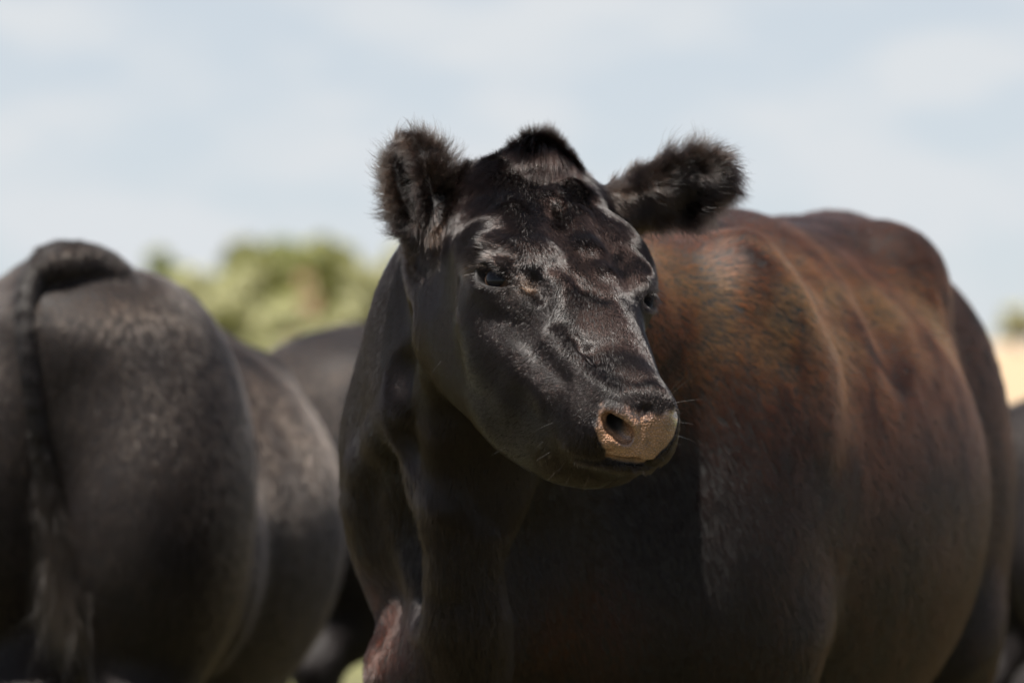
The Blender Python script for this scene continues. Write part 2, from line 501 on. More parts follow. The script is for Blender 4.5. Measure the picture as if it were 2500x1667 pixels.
def detail_head(b):
    """folds, lids, nostrils and lips laid on the finished skull surface"""
    global BASE1
    base = Blob(); base.pr = list(b.pr); BASE1 = base
    def S(px, py, inn=0.0):
        p, n = base.cast(px, py)
        return p-n*inn
    def ridge(pts, r, k=.02, op='+', inn=None, both=True, u0=0.0, dv=0.0):
        r = np.broadcast_to(r, len(pts))
        q = [S(*p, inn=(r[i]*.85 if inn is None else inn) if op == '+' else (-r[i]*.85 if inn is None else inn)) for i, p in enumerate(pts)]
        b.chain(list(zip(q, r)), k, op)
        if both: b.chain(list(zip([mirror(x, u0, dv) for x in q], r)), k, op)
    # shoulder blade, last ribs and hip line under the hide
    ridge([(1860, 670), (1945, 760), (2005, 900), (2015, 1020)], .070, .05, inn=.076, both=False)
    ridge([(2090, 690), (2150, 780), (2175, 880)], .05, .06, '-', inn=-.056, both=False)
    # folds of the neck
    ridge([(1003, 770), (984, 900), (986, 1020), (1010, 1090)], (.012, .016, .016, .010), .03, '-', inn=-.010, both=False)
    ridge([(975, 1000), (930, 1075), (882, 1135), (866, 1230), (884, 1340)], (.016, .020, .020, .018, .014), .035, inn=.016, both=False)
    ridge([(1058, 930), (1085, 1060), (1075, 1220), (1085, 1400)], (.014, .016, .016, .012), .035, inn=.0125, both=False)
    # muscles and folds of the face
    ridge([(1150, 790), (1185, 860), (1240, 935)], .020, .05, inn=.024, both=False)
    ridge([(1170, 712), (1215, 728), (1270, 742)], .010, .025, inn=.012, both=False)
    ridge([(1225, 845), (1275, 900), (1335, 962)], (.005, .008, .006), .03, both=False)
    ridge([(1345, 830), (1400, 880), (1465, 940)], (.005, .007, .005), .025, both=False)
    ridge([(1402, 822), (1430, 860), (1455, 890)], (.003, .004, .003), .012, '-', inn=-.003, both=False)
    ridge([(1255, 520), (1315, 620), (1346, 690), (1352, 722)], (.020, .020, .014, .009), .02, inn=.014, both=False)
    ridge([(1405, 520), (1438, 610), (1475, 670), (1496, 714)], (.014, .015, .012, .007), .018, inn=.009, both=False)
    ridge([(1395, 668), (1430, 702), (1466, 728)], (.006, .009, .006), .012, '-', inn=-.005, both=False)
    ridge([(1345, 478), (1400, 462), (1440, 480)], (.009, .012, .008), .02, both=False)
    ridge([(1362, 505), (1352, 530)], (.011, .007), .012, '-', inn=-.004, both=False)
    ridge([(1285, 668), (1304, 694), (1322, 722)], (.006, .009, .006), .014, '-', inn=-.004, both=False)
    ridge([(1150, 628), (1190, 603), (1250, 612), (1290, 640)], (.010, .013, .012, .006), .02, both=False)
    # eye: a ball of lids, then the slit
    c, n = base.cast(1209, 676)
    ax = nrm(base.cast(1248, 692)[0]-base.cast(1178, 668)[0])
    n = nrm(n-ax*np.dot(n, ax)); up = nrm(np.cross(ax, n)); up = up if up[2] > 0 else -up
    ce = c-n*.016
    Rx = np.array([ax, up, n])
    def eye(m):
        g = (lambda p: mirror(p, -.013)) if m else (lambda p: p)
        if m:
            c0 = g(ce); A = nrm(g(ce+ax*.01)-c0); U = nrm(g(ce+up*.01)-c0); Nn = nrm(g(ce+n*.01)-c0); RR = np.array([A, U, Nn])
        else: c0, A, U, Nn, RR = ce, ax, up, n, Rx
        b.ell(c0, (.031, .026, .0265), RR, .02)
        b.chain([(c0-A*.026+U*.006+Nn*.014, .004), (c0-A*.012+U*.0135+Nn*.0205, .006), (c0+A*.008+U*.0125+Nn*.0215, .006), (c0+A*.026+U*.002+Nn*.016, .004)], .012)
        b.chain([(c0-A*.024-U*.004+Nn*.014, .003), (c0-A*.006-U*.0125+Nn*.021, .003), (c0+A*.012-U*.0105+Nn*.021, .003), (c0+A*.030-U*.010+Nn*.015, .003)], .010)
        b.ell(c0+Nn*.026-U*.001, (.0315, .0130, .03), RR, .005, '-')
        EYES.append((c0-Nn*.0005, A, U, Nn))
    eye(False); eye(True)
    # muzzle: nostril wings, openings, lips
    ridge([(1483, 1000), (1512, 1012), (1540, 1042), (1540, 1068)], (.006, .008, .0075, .005), .008, inn=.004, u0=-.003, dv=-.024)
    ridge([(1466, 1010), (1462, 1045), (1480, 1078), (1525, 1086)], (.005, .006, .006, .005), .010, inn=.003, u0=-.003, dv=-.024)
    d = nrm(Hd(0, -1, .1))
    q = [S(1484, 1022), S(1500, 1040), S(1522, 1058), S(1530, 1066)]
    for m in (0, 1):
        mm = lambda x: mirror(x, -.002, -.022)
        qq = [mm(x) if m else x for x in q]
        dd = d if not m else nrm(mm(q[0]+d*.01)-mm(q[0]))
        b.chain([(qq[0], .0070), (qq[1], .0105), (qq[2], .0105), (qq[3], .0075)], .006, '-')
        b.chain([(qq[1]+dd*.004, .008), (qq[1]+dd*.035+(mirror(q[1])-q[1])*(.12 if not m else -.12), .006)], .008, '-')
        b.chain([(qq[2]+dd*.002, .006), (qq[1]+dd*.03, .006)], .006, '-')
    ridge([(1576, 1000), (1573, 1008)], (.003, .002), .012, '-', inn=-.001, both=False)
    ridge([(1560, 962), (1600, 958), (1632, 975)], (.006, .008, .006), .015, both=False)
    ridge([(1405, 1116), (1430, 1123), (1480, 1128), (1540, 1130), (1600, 1131)], (.0035, .004, .0045, .0045, .004), .006, '-', inn=.001)

Z_DUMMY = 0
def Hd(u, v, w): return nrm(HM@np.array([u, v, w]))


def body_frame(deg, W0):
    th = math.radians(deg)
    bx = np.array([math.sin(th), math.cos(th), 0]); nx = np.array([math.cos(th), -math.sin(th), 0])
    W0 = np.array(W0, float)
    return np.array([bx, nx, [0, 0, 1]]), (lambda s, t, z: W0+bx*s+nx*t+np.array([0, 0, z]))

def build_neck_body(b):
    BR, B = body_frame(20, (.148, .55, 0))
    def E(c, r, k=.08, op='+', both=False):
        b.ell(B(*c), r, BR, k, op)
        if both: b.ell(B(c[0], -c[1], c[2]), r, BR, k, op)
    def ch(pts, k=.05, both=False):
        for sg in ((1, -1) if both else (1,)):
            b.chain([(B(p[0], p[1]*sg, p[2]), p[3]) for p in pts], k)
    E((.28, 0, .90), (.46, .29, .36), .14)
    E((.66, .0, .84), (.60, .375, .44), .16)
    ch([(.0, 0, 1.135, .10), (.5, 0, 1.145, .10), (1.0, 0, 1.175, .10), (1.20, 0, 1.200, .095), (1.42, 0, 1.12, .07)], .12)
    E((.95, .175, 1.195), (.11, .07, .08), .16, both=True)
    E((1.15, 0, 1.0), (.34, .24, .27))
    E((1.25, .15, .84), (.24, .15, .36), both=True)
    E((1.40, .11, 1.06), (.08, .06, .08), both=True)
    ch([(1.22, .16, .60, .13), (1.40, .16, .42, .06), (1.35, .16, .10, .045), (1.32, .16, .05, .055)], .06, both=True)
    E((.10, .16, .93), (.20, .12, .33), both=True)
    E((-.02, -.15, .76), (.12, .09, .14), .07)
    E((.02, .15, .74), (.12, .09, .16), .10)
    E((.02, 0, .74), (.20, .14, .20))
    ch([(.10, .16, .68, .12), (.12, .15, .50, .085), (.10, .15, .33, .06), (.11, .15, .10, .04), (.09, .15, .04, .055)], .06, both=True)
    # neck
    b.cone(H(0, .03, -.12), B(.05, 0, 1.04), .085, .18, .08)
    b.chain([(P(1150, 620, 5.18), .078), (P(1142, 800, 5.24), .111), (P(1122, 1060, 5.34), .139), (P(1134, 1280, 5.38), .136), (P(1160, 1500, 5.42), .124)], .10)
    b.chain([(H(0, .12, -.17), .08), (P(1150, 1010, 5.15), .080), (P(1150, 1250, 5.16), .056), (P(1140, 1480, 5.19), .040), (P(1145, 1700, 5.24), .045)], .11)
    b.chain([(P(1000, 1640, 5.30), .06), (P(1020, 1760, 5.35), .07)], .08)
    b.chain([(P(1400, 1230, 5.20), .05), (P(1390, 1350, 5.20), .075), (P(1370, 1480, 5.22), .05)], .08, '-')
    b.chain([(P(960, 1120, 5.15), .012), (P(985, 1300, 5.16), .03), (P(1020, 1440, 5.18), .018)], .05, '-')

def build_other(b, deg, W0, k_=1.0, graze=True, drop=.0, narrow=False):
    """a whole cow seen from behind or the side, head down to the grass"""
    BR, B_ = body_frame(deg, (0, 0, 0)); W0 = np.array(W0, float)
    B = lambda s, t, z: W0+B_(s, t, z)*k_
    def E(c, r, k=.08, both=False):
        for sg in ((1, -1) if both else (1,)):
            b.ell(B(c[0], c[1]*sg, c[2]-(drop if sg < 0 and c[2] > .9 else 0)), np.array(r)*k_, BR, k)
    def ch(pts, k=.05, both=False):
        for sg in ((1, -1) if both else (1,)):
            b.chain([(B(p[0], p[1]*sg, p[2]), p[3]*k_) for p in pts], k)
    # s runs from the tail (0) forward (positive)
    ch([(.02, 0, 1.13, .055), (.22, 0, 1.15, .07), (.50, 0, 1.11, .08), (1.0, 0, 1.08, .08), (1.42, 0, 1.02, .09)], .10)
    E((.42, .18, .96), (.09, .07, .08), .12, True)
    E((.09, .10, 1.02), (.11, .12, .14), .08, True)
    E((.20, .07, 1.09), (.22, .15, .125), .08, True)
    E((.11, .06, 1.10), (.13, .15, .10), .06)
    E((.30, 0, .98), (.30, .215, .24))
    E((.20, .165, .84), (.25, .175, .36), .06, not narrow)
    E((.42, .20, .72), (.14, .12, .22), .06, not narrow)
    if narrow:
        E((.20, -.10, .86), (.25, .15, .30), .06); E((.42, -.14, .74), (.14, .12, .20), .06)
    hl = [(.22, .17, .66, .125), (.14, .155, .52, .075), (.03, .15, .42, .052), (.08, .15, .10, .04), (.10, .15, .045, .055)]
    ch(hl, .05, not narrow)
    if narrow: ch([(p[0], -.045, p[2], p[3]*.9) for p in hl], .05)
    E((.92, .0, .74), (.56, .40, .41), .10)
    E((1.30, 0, .77), (.36, .28, .34), .12)
    E((1.42, .16, .80), (.16, .11, .27), .08, True)
    ch([(1.42, .16, .66, .11), (1.40, .15, .46, .07), (1.42, .15, .28, .05), (1.40, .15, .10, .04), (1.42, .15, .045, .055)], .06, True)
    if graze:
        ch([(1.45, 0, .85, .18), (1.75, 0, .70, .12), (1.92, 0, .45, .09)], .10)
        ch([(1.90, 0, .48, .095), (1.98, 0, .30, .085), (2.02, 0, .12, .058)], .04)
        E((1.88, .14, .52), (.03, .09, .04), .02, True)

def cow_front():
    b = Blob()
    build_neck_body(b); build_head(b); detail_head(b)
    if QUICK == 'head':
        c = H(0, .22, -.08)
        v, q = surface_net(b.dist, c-.42, c+.42, .004)
        me = mesh_from('body', v, q)
    else:
        v, q = surface_net(b.dist, (-.45, -.62, -.02), (1.15, 2.2, 1.62), .010)
        me = mesh_from('body', v, q)
        hc = H(0, .22, -.08)
        refine(me, lambda c: np.linalg.norm(c-hc, axis=1) < .42)
        refine(me, lambda c: np.linalg.norm(c-hc, axis=1) < .38)
    fine = [(EYES[0][0], .04), (EYES[1][0], .035), (H(0, .46, -.06), .085)]
    refine(me, lambda c: np.min([np.linalg.norm(c-q, axis=1)-r for q, r in fine], axis=0) < 0, 2 if QUICK == 'head' else 1)
    co = b.project(vcos(me), 2)
    set_verts(me, co); smooth_all(me)
    return b, me

# ------------------------------------------------------------------ coats
class Groom:
    """stroke guides: where the hair grows, which way, how long and how raised"""
    def __init__(self): self.g = []
    def add(self, p, d, length, lift, w=1.0, rad=.05): self.g.append((p, d, length, lift, w, rad))
    def arrays(self):
        a = list(zip(*self.g))
        return [np.array(x, float) for x in a]
    def sample(self, pts):
        P_, D_, Ln, Lf, W_, Rd = self.arrays()
        out_d = np.zeros((len(pts), 3)); out_l = np.zeros(len(pts)); out_f = np.zeros(len(pts))
        for i in range(0, len(pts), 40000):
            q = pts[i:i+40000]
            d2 = ((q[:, None]-P_[None])**2).sum(-1)
            w = W_/(d2/Rd**2+.15)**2.2
            w /= w.sum(1, keepdims=True)
            out_d[i:i+40000] = w@D_; out_l[i:i+40000] = w@Ln; out_f[i:i+40000] = w@Lf
        return out_d, out_l, out_f

def sample_mesh(me, n, weight=None):
    me.calc_loop_triangles()
    nt = len(me.loop_triangles)
    tv = np.zeros(nt*3, np.int64); me.loop_triangles.foreach_get('vertices', tv); tv = tv.reshape(-1, 3)
    co = vcos(me)
    no = np.zeros(len(me.vertices)*3); me.vertices.foreach_get('normal', no); no = no.reshape(-1, 3)
    a, b, c = co[tv[:, 0]], co[tv[:, 1]], co[tv[:, 2]]
    ar = np.linalg.norm(np.cross(b-a, c-a), axis=1)*.5
    w = ar if weight is None else ar*weight((a+b+c)/3, nrm(no[tv].sum(1)))
    idx = rng.choice(nt, size=n, p=w/w.sum())
    u = rng.random(n); v = rng.random(n); m = u+v > 1; u[m] = 1-u[m]; v[m] = 1-v[m]
    wt = np.stack([1-u-v, u, v], 1)
    p = (co[tv[idx]]*wt[:, :, None]).sum(1); nn = nrm((no[tv[idx]]*wt[:, :, None]).sum(1))
    return p, nn

def grow(name, roots, nor, dirs, length, lift, color, radius, mat, parent, npts=5, clump=.30, clump_scale=70., jitter=.16, curl=0.0, blob=None, droop=None, lenvar=(.6, 1.15)):
    """one hair object: strands bent over along the lie of the coat, gathered in small locks"""
    n = len(roots)
    t = dirs-nor*(dirs*nor).sum(1, keepdims=True)
    t = nrm(t+1e-6)
    s = np.cross(nor, t)
    cl = np.stack([noise3(roots, clump_scale, 11+k)+.5*noise3(roots, clump_scale*2.3, 31+k)-.75 for k in range(3)], 1)*2
    side = cl[:, 0]*clump+rng.normal(0, jitter, n)
    up = lift*(1+cl[:, 1]*clump*2.2+rng.normal(0, .35, n))
    up = np.clip(up+.06, .13, 1.5)
    L_ = length*(1+.35*cl[:, 2]*clump*2)*rng.uniform(*lenvar, n)
    t = nrm(t+s*side[:, None])
    bend = rng.normal(0, jitter*.9, n)+cl[:, 2]*clump*.8
    pts = np.zeros((n, npts, 3)); p = roots-nor*.0008
    pts[:, 0] = p
    for k in range(1, npts):
        f = (k-1)/(npts-1)
        e = up*(1.25-1.0*f)
        d = nrm(t*np.cos(e)[:, None]+nor*np.sin(e)[:, None]+s*(bend*f*1.4)[:, None]+(curl*np.sin(f*5+cl[:, 0]*9))[:, None]*s if curl else t*np.cos(e)[:, None]+nor*np.sin(e)[:, None]+s*(bend*f*1.4)[:, None])
        if droop is not None: d = nrm(d*(1-min(1, f*1.5))+droop*min(1, f*1.5)+s*side[:, None]*.6)
        p = p+d*(L_/(npts-1))[:, None]
        pts[:, k] = p
    if blob is not None:                     # lift strands that would run under the skin of a hollow
        off = np.zeros((n, npts))
        for k in (2, npts-1):
            dd = np.concatenate([blob.dist(pts[i:i+60000, k]) for i in range(0, n, 60000)])
            off[:, k] = np.clip(.0016-dd, 0, .008)
        if npts > 3:
            off[:, 1] = off[:, 2]*.5
            for k in range(3, npts-1):
                f = (k-2)/(npts-3); off[:, k] = off[:, 2]*(1-f)+off[:, -1]*f
        pts += nor[:, None]*off[:, :, None]
    hc = bpy.data.hair_curves.new(name)
    hc.add_curves([npts]*n)
    hc.attributes['position'].data.foreach_set('vector', pts.reshape(-1).astype(np.float32))
    r = np.asarray(radius)*np.ones(n)*rng.uniform(.7, 1.3, n)
    prof = np.array([1.0, .95, .8, .55, .12]) if npts == 5 else np.linspace(1, .12, npts)
    ra = hc.attributes.get('radius') or hc.attributes.new('radius', 'FLOAT', 'POINT')
    ra.data.foreach_set('value', (r[:, None]*prof[None]).ravel().astype(np.float32))
    ca = hc.attributes.new('coat', 'FLOAT_COLOR', 'CURVE')
    rgba = np.ones((n, 4), np.float32); rgba[:, :3] = np.clip(color*rng.uniform(.65, 1.35, (n, 1)), 0, .92)
    ca.data.foreach_set('color', rgba.ravel())
    return link(name, hc, [mat], parent)

def mixc(a, b, f): return np.asarray(a)[None]*(1-f)[:, None]+np.asarray(b)[None]*f[:, None]
def sstep(x, a, b):
    t = np.clip((x-a)/(b-a), 0, 1); return t*t*(3-2*t)

BLACK = (.0095, .0065, .0058); BROWN = (.078, .028, .017); RUST = (.74, .155, .048)

# ------------------------------------------------------------------ the cow in front
b1, me1 = cow_front()
cow = thing('cow', 'black and rusty brown cow in front, its furry-eared head turned to face the viewer', 'cow', (0.45, 0.9, 0), group='cattle standing in the pasture')
co1 = vcos(me1)
HL = (co1-HO)@HM/HS                       # head coordinates of every vertex

def half_outline():
    """bare nose skin: its outline on the near half, in head coordinates (across, up)"""
    pts = [(1576, 1006), (1530, 990), (1478, 992), (1462, 1012), (1457, 1045), (1462, 1072), (1478, 1096), (1474, 1118), (1560, 1121)]
    q = np.array([Hinv(b1.cast(*p)[0]) for p in pts])
    return q
Q = half_outline()
U0 = Q[0, 0]
def poly_dist(x, y, px, py):
    inside = np.zeros(len(x), bool); dm = np.full(len(x), 9.0)
    n = len(px)
    for i in range(n):
        j = (i+1) % n
        c = ((py[i] > y) != (py[j] > y)) & (x < (px[j]-px[i])*(y-py[i])/(py[j]-py[i]+1e-12)+px[i])
        inside ^= c
        ex, ey = px[j]-px[i], py[j]-py[i]
        h = np.clip(((x-px[i])*ex+(y-py[i])*ey)/(ex*ex+ey*ey+1e-12), 0, 1)
        dm = np.minimum(dm, np.hypot(x-px[i]-h*ex, y-py[i]-h*ey))
    return np.where(inside, dm, -dm)
def bare_at(p):
    h = (p-HO)@HM/HS
    x = U0-np.where(h[:, 0] > U0, 1.05+.75*np.clip((Q[0, 2]-h[:, 2])/(Q[0, 2]-Q[-1, 2]), 0, 1), 1.0)*np.abs(h[:, 0]-U0)
    d = poly_dist(x, h[:, 2], np.append(Q[:, 0], U0+.002), np.append(Q[:, 2], (Q[0, 2]+Q[-1, 2])/2))
    d = d+(fbm(p, 160., 5)-.5)*.006
    lowq = min(Q[-1, 2], Q[-2, 2])
    return sstep(d, -.0012, .0012)*(h[:, 1] > .438)*(h[:, 2] > lowq+.003), h
bare, hl = bare_at(co1)
def smooth_attr(me, a, it=2):
    e = np.zeros(len(me.edges)*2, np.int64); me.edges.foreach_get('vertices', e); e = e.reshape(-1, 2)
    for _ in range(it):
        s = a.copy(); c = np.ones(len(a))
        np.add.at(s, e[:, 0], a[e[:, 1]]); np.add.at(s, e[:, 1], a[e[:, 0]])
        np.add.at(c, e[:, 0], 1); np.add.at(c, e[:, 1], 1)
        a = s/c
    return a
deep = BASE1.dist(co1)
bare = bare*sstep(deep, -.012, -.004)  # nostril skin blackens with depth: the shade of the hollow put into the colour
bare = smooth_attr(me1, bare, 2)
vattr(me1, 'bare', bare)
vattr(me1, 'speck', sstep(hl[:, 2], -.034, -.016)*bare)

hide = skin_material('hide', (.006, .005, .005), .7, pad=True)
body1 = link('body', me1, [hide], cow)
whisker_mat = hair_material('whisker', .3, .4)
coat_mat = hair_material('coat', .12, .28)
body_mat = hair_material('coat', .22, .34)

em = eye_material()
for c, A, U, N in EYES:
    bm = bmesh.new(); bmesh.ops.create_uvsphere(bm, u_segments=48, v_segments=24, radius=.0226)
    me = bpy.data.meshes.new('eye'); bm.to_mesh(me); bm.free(); smooth_all(me)
    v = vcos(me); iris = sstep((v@np.array(N+A*.15)/.0230), .62, .95)
    vattr(me, 'iris', iris)
    o = link('eye', me, [em]); o.location = Vector(c+N*.0004); o.parent = cow
    o.matrix_parent_inverse = cow.matrix_world.inverted()

if QUICK not in ('clay', 'head'):
    G = Groom()
    def stroke(x0, y0, x1, y1, length, lift, w=1., mir=True, rad=.03):
        """lie of the hair read off the photograph, laid on the surface"""
        p, n = b1.cast(x0, y0); q, _ = b1.cast(x1, y1)
        d = q-p
        if np.linalg.norm(d) > .12: d = P(x1, y1, p[1]+CAMD)-p
        d = nrm(d-n*np.dot(d, n))
        if y0 > 470: lift *= .6
        G.add(p, d, length, lift, w, rad)
        if mir:
            a = mirror(p); G.add(a, nrm(mirror(p+d*.01)-a), length, lift, w*.4, rad)
    S_, M_, L__ = .009, .016, .030
    for s_ in [
        # forelock and crown
        (1300, 372, 1275, 410, .020, .3), (1340, 372, 1345, 420, .020, .3), (1380, 390, 1392, 430, .020, .3), (1325, 400, 1320, 450, .020, .2),
        (1365, 410, 1370, 460, .020, .2), (1290, 415, 1275, 455, .020, .2), (1345, 385, 1350, 430, .020, .25), (1230, 400, 1200, 430, .022, .35), (1170, 420, 1140, 450, .020, .35),
        (1420, 430, 1450, 470, .020, .35), (1470, 450, 1500, 500, .018, .3),
        # forehead
        (1250, 480, 1225, 530, .020, .20), (1180, 480, 1150, 530, .022, .25), (1140, 520, 1120, 570, .020, .25), (1300, 520, 1300, 570, .018, .20), (1240, 560, 1200, 585, .020, .18),
        (1180, 570, 1140, 595, .022, .18), (1200, 620, 1150, 635, .018, .25), (1250, 620, 1210, 635, .016, .2), (1165, 640, 1135, 675, .022, .4), (1190, 640, 1160, 650, .016, .35),
        (1310, 610, 1330, 660, .016, .15), (1350, 560, 1375, 620, .017, .18), (1400, 510, 1400, 560, .018, .2), (1430, 520, 1450, 570, .018, .2), (1410, 600, 1430, 640, .017, .25),
        (1350, 505, 1345, 540, .018, .3), (1400, 470, 1370, 485, .016, .3), (1460, 640, 1485, 690, .015, .25), (1480, 560, 1500, 620, .017, .2), (1540, 560, 1545, 620, .017, .2), (1570, 640, 1560, 690, .014, .2),
        (1520, 640, 1515, 700, .014, .2), (1510, 500, 1540, 540, .02, .25),
        # eye surround and cheek
        (1290, 700, 1300, 730, .008, .2), (1270, 715, 1250, 735, .008, .15), (1210, 730, 1190, 765, .011, .2), (1150, 710, 1135, 750, .013, .2), (1110, 620, 1095, 680, .016, .15),
        (1060, 680, 1050, 740, .014, .1), (1090, 800, 1070, 860, .011, .1), (1160, 830, 1130, 880, .011, .1), (1240, 800, 1210, 850, .011, .1), (1320, 800, 1290, 840, .011, .12),
        (1180, 930, 1140, 965, .011, .1), (1090, 930, 1075, 975, .012, .1), (1260, 900, 1220, 940, .011, .1), (1350, 880, 1310, 915, .011, .12), (1290, 1000, 1250, 1030, .011, .12),
        (1380, 960, 1340, 985, .011, .15), (1250, 1060, 1215, 1080, .012, .15), (1330, 1060, 1300, 1085, .013, .2), (1400, 1020, 1365, 1045, .012, .2), (1440, 980, 1415, 1000, .009, .2),
        # nose
        (1400, 740, 1385, 790, .011, .12), (1440, 760, 1445, 820, .011, .1), (1490, 760, 1500, 820, .011, .1), (1370, 770, 1340, 805, .011, .12), (1450, 850, 1455, 900, .010, .1),
        (1520, 860, 1540, 910, .010, .1), (1530, 930, 1545, 970, .008, .15), (1580, 950, 1575, 980, .008, .2), (1620, 960, 1615, 985, .008, .2), (1490, 940, 1465, 965, .008, .15),
        # lips and chin
        (1430, 1050, 1425, 1085, .012, .3), (1450, 1100, 1455, 1120, .010, .4), (1400, 1090, 1405, 1112, .012, .35), (1430, 1140, 1440, 1155, .012, .35), (1520, 1145, 1525, 1160, .010, .35), (1360, 1120, 1365, 1140, .014, .35),
        ]:
        stroke(*s_)
    # neck and throat
    for s_ in [(1000, 760, 960, 850, .016, .12), (950, 850, 910, 950, .018, .12), (930, 1000, 900, 1100, .018, .14), (880, 1080, 865, 1160, .018, .15), (880, 1250, 895, 1350, .02, .15),
               (1030, 1000, 1020, 1100, .018, .2), (1010, 1200, 1020, 1300, .022, .25), (1060, 1300, 1070, 1400, .024, .25), (1090, 1500, 1100, 1600, .026, .25), (1150, 1100, 1150, 1200, .016, .15),
               (1150, 1300, 1155, 1400, .028, .35), (1140, 1500, 1150, 1600, .030, .35), (1240, 1200, 1230, 1300, .018, .15), (1300, 1500, 1310, 1600, .02, .2), (1000, 1550, 1010, 1650, .02, .2), (930, 1500, 940, 1600, .02, .2)]:
        stroke(*s_, 1., False, .06)
    # trunk, following the ribs back and down
    BR1, B1 = body_frame(20, (.148, .55, 0))
    for s in (.0, .25, .5, .75, 1.0, 1.25):
        for t, z, dd in ((.0, 1.27, (1, 0, -.05)), (.2, 1.2, (.8, .1, -.6)), (-.2, 1.2, (.8, -.1, -.6)), (.34, .95, (.6, 0, -.9)), (-.34, .95, (.6, 0, -.9)), (.34, .65, (.5, 0, -.9)), (-.34, .65, (.5, 0, -.9)), (0, .45, (.8, 0, 0))):
            G.add(B1(s, t, z), nrm(np.array(dd)@BR1), .017, .16, 1.2, .12)
    # ears: back of ear short, rims and inside long
    def ear(a, t, facing, side, w):
        a = np.array(a); t = np.array(t); ax = nrm(t-a)
        for f in np.linspace(.05, 1, 7):
            c = a+(t-a)*f
            for sg in (-1, 1):
                G.add(c+side*sg*w, nrm(ax*.5+side*sg*.9+facing*.15), .032 if f > .2 else .016, .68, 1.5, .022)
            G.add(c-facing*.02, nrm(ax), .010, .25, 1., .022)
            G.add(c+facing*.012, nrm(ax*.4+facing*.2-np.array([0, 0, .5])), .026, .6, 1., .02)
        G.add(t+ax*.01, nrm(ax+facing*.2), .024, .8, 2.5, .022)
    eL0, eL1 = P(1062, 590, 4.97), P(1003, 350, 4.99)
    axl = nrm(eL1-eL0); fl = nrm(np.array([-.35, -1, -.05])); sl_ = nrm(np.cross(axl, fl)); sl_ = sl_ if sl_[0] > 0 else -sl_
    ear(eL0, eL1, fl, sl_, .036)
    eR0, eR1 = P(1560, 475, 5.05), P(1800, 408, 5.10)
    axr = nrm(eR1-eR0); fr = nrm(np.array([-.1, -.8, -.55])); sr_ = nrm(np.cross(axr, fr)); sr_ = sr_ if sr_[2] > 0 else -sr_
    ear(eR0, eR1, fr, sr_, .042)
    for f_ in np.linspace(.1, 1, 6):
        G.add(eR0+(eR1-eR0)*f_-sr_*.045, nrm(axr*.45-sr_*.9+fr*.1), .042, .45, 3., .022)
        G.add(eR0+(eR1-eR0)*f_+fr*.015, nrm(axr*.6-sr_*.7), .034, .45, 2., .022)

    hc_ = H(0, .22, -.08)
    cam_p = np.array([0, -CAMD, CAMZ])
    def vis(c, n):
        f = ((cam_p-c)*n).sum(1)/np.linalg.norm(cam_p-c, axis=1)
        return .25+.75*sstep(f, -.35, .0)
    def no_hair(c):
        bz, h = bare_at(c)
        m = (bz < .5) & ~((h[:, 1] > .43) & (h[:, 2] > -.075) & (h[:, 2] < -.012) & (np.abs(h[:, 0]) < .045) & (bz > .02))
        for e in EYES: 
            q = (c-(e[0]+e[3]*.026))@np.array([e[1], e[2], e[3]]).T
            m &= ((q/np.array([.0330, .0150, .034]))**2).sum(1) > 1.0
        return m
    def in_ear_hollow(c):
        m = np.zeros(len(c), bool)
        for c0, r0, R0 in EARCAV:
            m |= ((((c-c0)@R0.T)/r0)**2).sum(1) < 1
        return m
    def ear_zone(c):
        r = np.zeros(len(c))
        for a, t, w in ((eL0, eL1, .05), (eR0, eR1, .058)):
            ab = t-a; h = np.clip(((c-a)@ab)/(ab@ab), 0, 1)
            d = np.linalg.norm(c-a-h[:, None]*ab, axis=1)
            r = np.maximum(r, 1-sstep(d, w*.95, w*1.15))
        return r
    def marks(p, lst):
        r = np.zeros(len(p))
        for x, y, rad in lst:
            c = b1.cast(x, y)[0]
            r = np.maximum(r, np.exp(-(((p-c)**2).sum(1)/rad**2)))
        return r
    def coat_colour(p):
        """pigment: black head and neck, sun-faded rusty brown over shoulder, loin and brisket, plus painted-in shade low on the flank"""
        l = (p-np.array([.148, .55, 0]))@BR1.T
        f = fbm(p, 9., 3, 4)
        f2 = fbm(p*np.array([1, 1, .6]), 34., 9, 3)
        back = sstep(l[:, 0]+.5*l[:, 1], -.16, .06)
        warm = back*sstep(f*.55+f2*.45, .32, .66)*(.12+.88*sstep(p[:, 2], .84, 1.12))  # brown fades downward, painting in part of the lower flank's shade
        c = mixc(BLACK, BROWN, warm)
        r = marks(p, [(1640, 660, .12), (1580, 740, .12), (1600, 640, .10), (1760, 700, .12), (1900, 700, .13), (1870, 790, .11), (2020, 740, .14), (2150, 740, .13), (2060, 830, .13), (2250, 760, .10), (1750, 860, .08)])
        r = np.maximum(r, .10*marks(p, [(925, 1580, .06), (905, 1450, .04), (1400, 1540, .07), (1470, 1500, .06), (1440, 1600, .06)]))
        r = r*sstep(f*.5+f2*.5, .22, .62)*(.35+.65*sstep(p[:, 2], .96, 1.14))
        r = r*(1-.85*marks(p, [(1700, 605, .05), (1760, 630, .05), (1830, 640, .05), (2000, 590, .08), (2120, 600, .08)]))
        return c*(1-r)[:, None]+np.array(RUST)*r[:, None]
    NF = float(os.environ.get('COW_N', '1'))
    # head coat
    n = int(330000*NF)
    p, nn = sample_mesh(me1, n, lambda c, m: (np.linalg.norm(c-hc_, axis=1) < .37)*vis(c, m)*(1+.8*ear_zone(c)))
    ok = no_hair(p) & ~(in_ear_hollow(p) & (rng.random(len(p)) < .85)); p, nn = p[ok], nn[ok]
    d, ln, lf = G.sample(p)
    ez = ear_zone(p)
    col = mixc(BLACK, (.024, .016, .012), ez*sstep(fbm(p, 45., 21), .35, .65)*.8)
    hq = (p-HO)@HM/HS
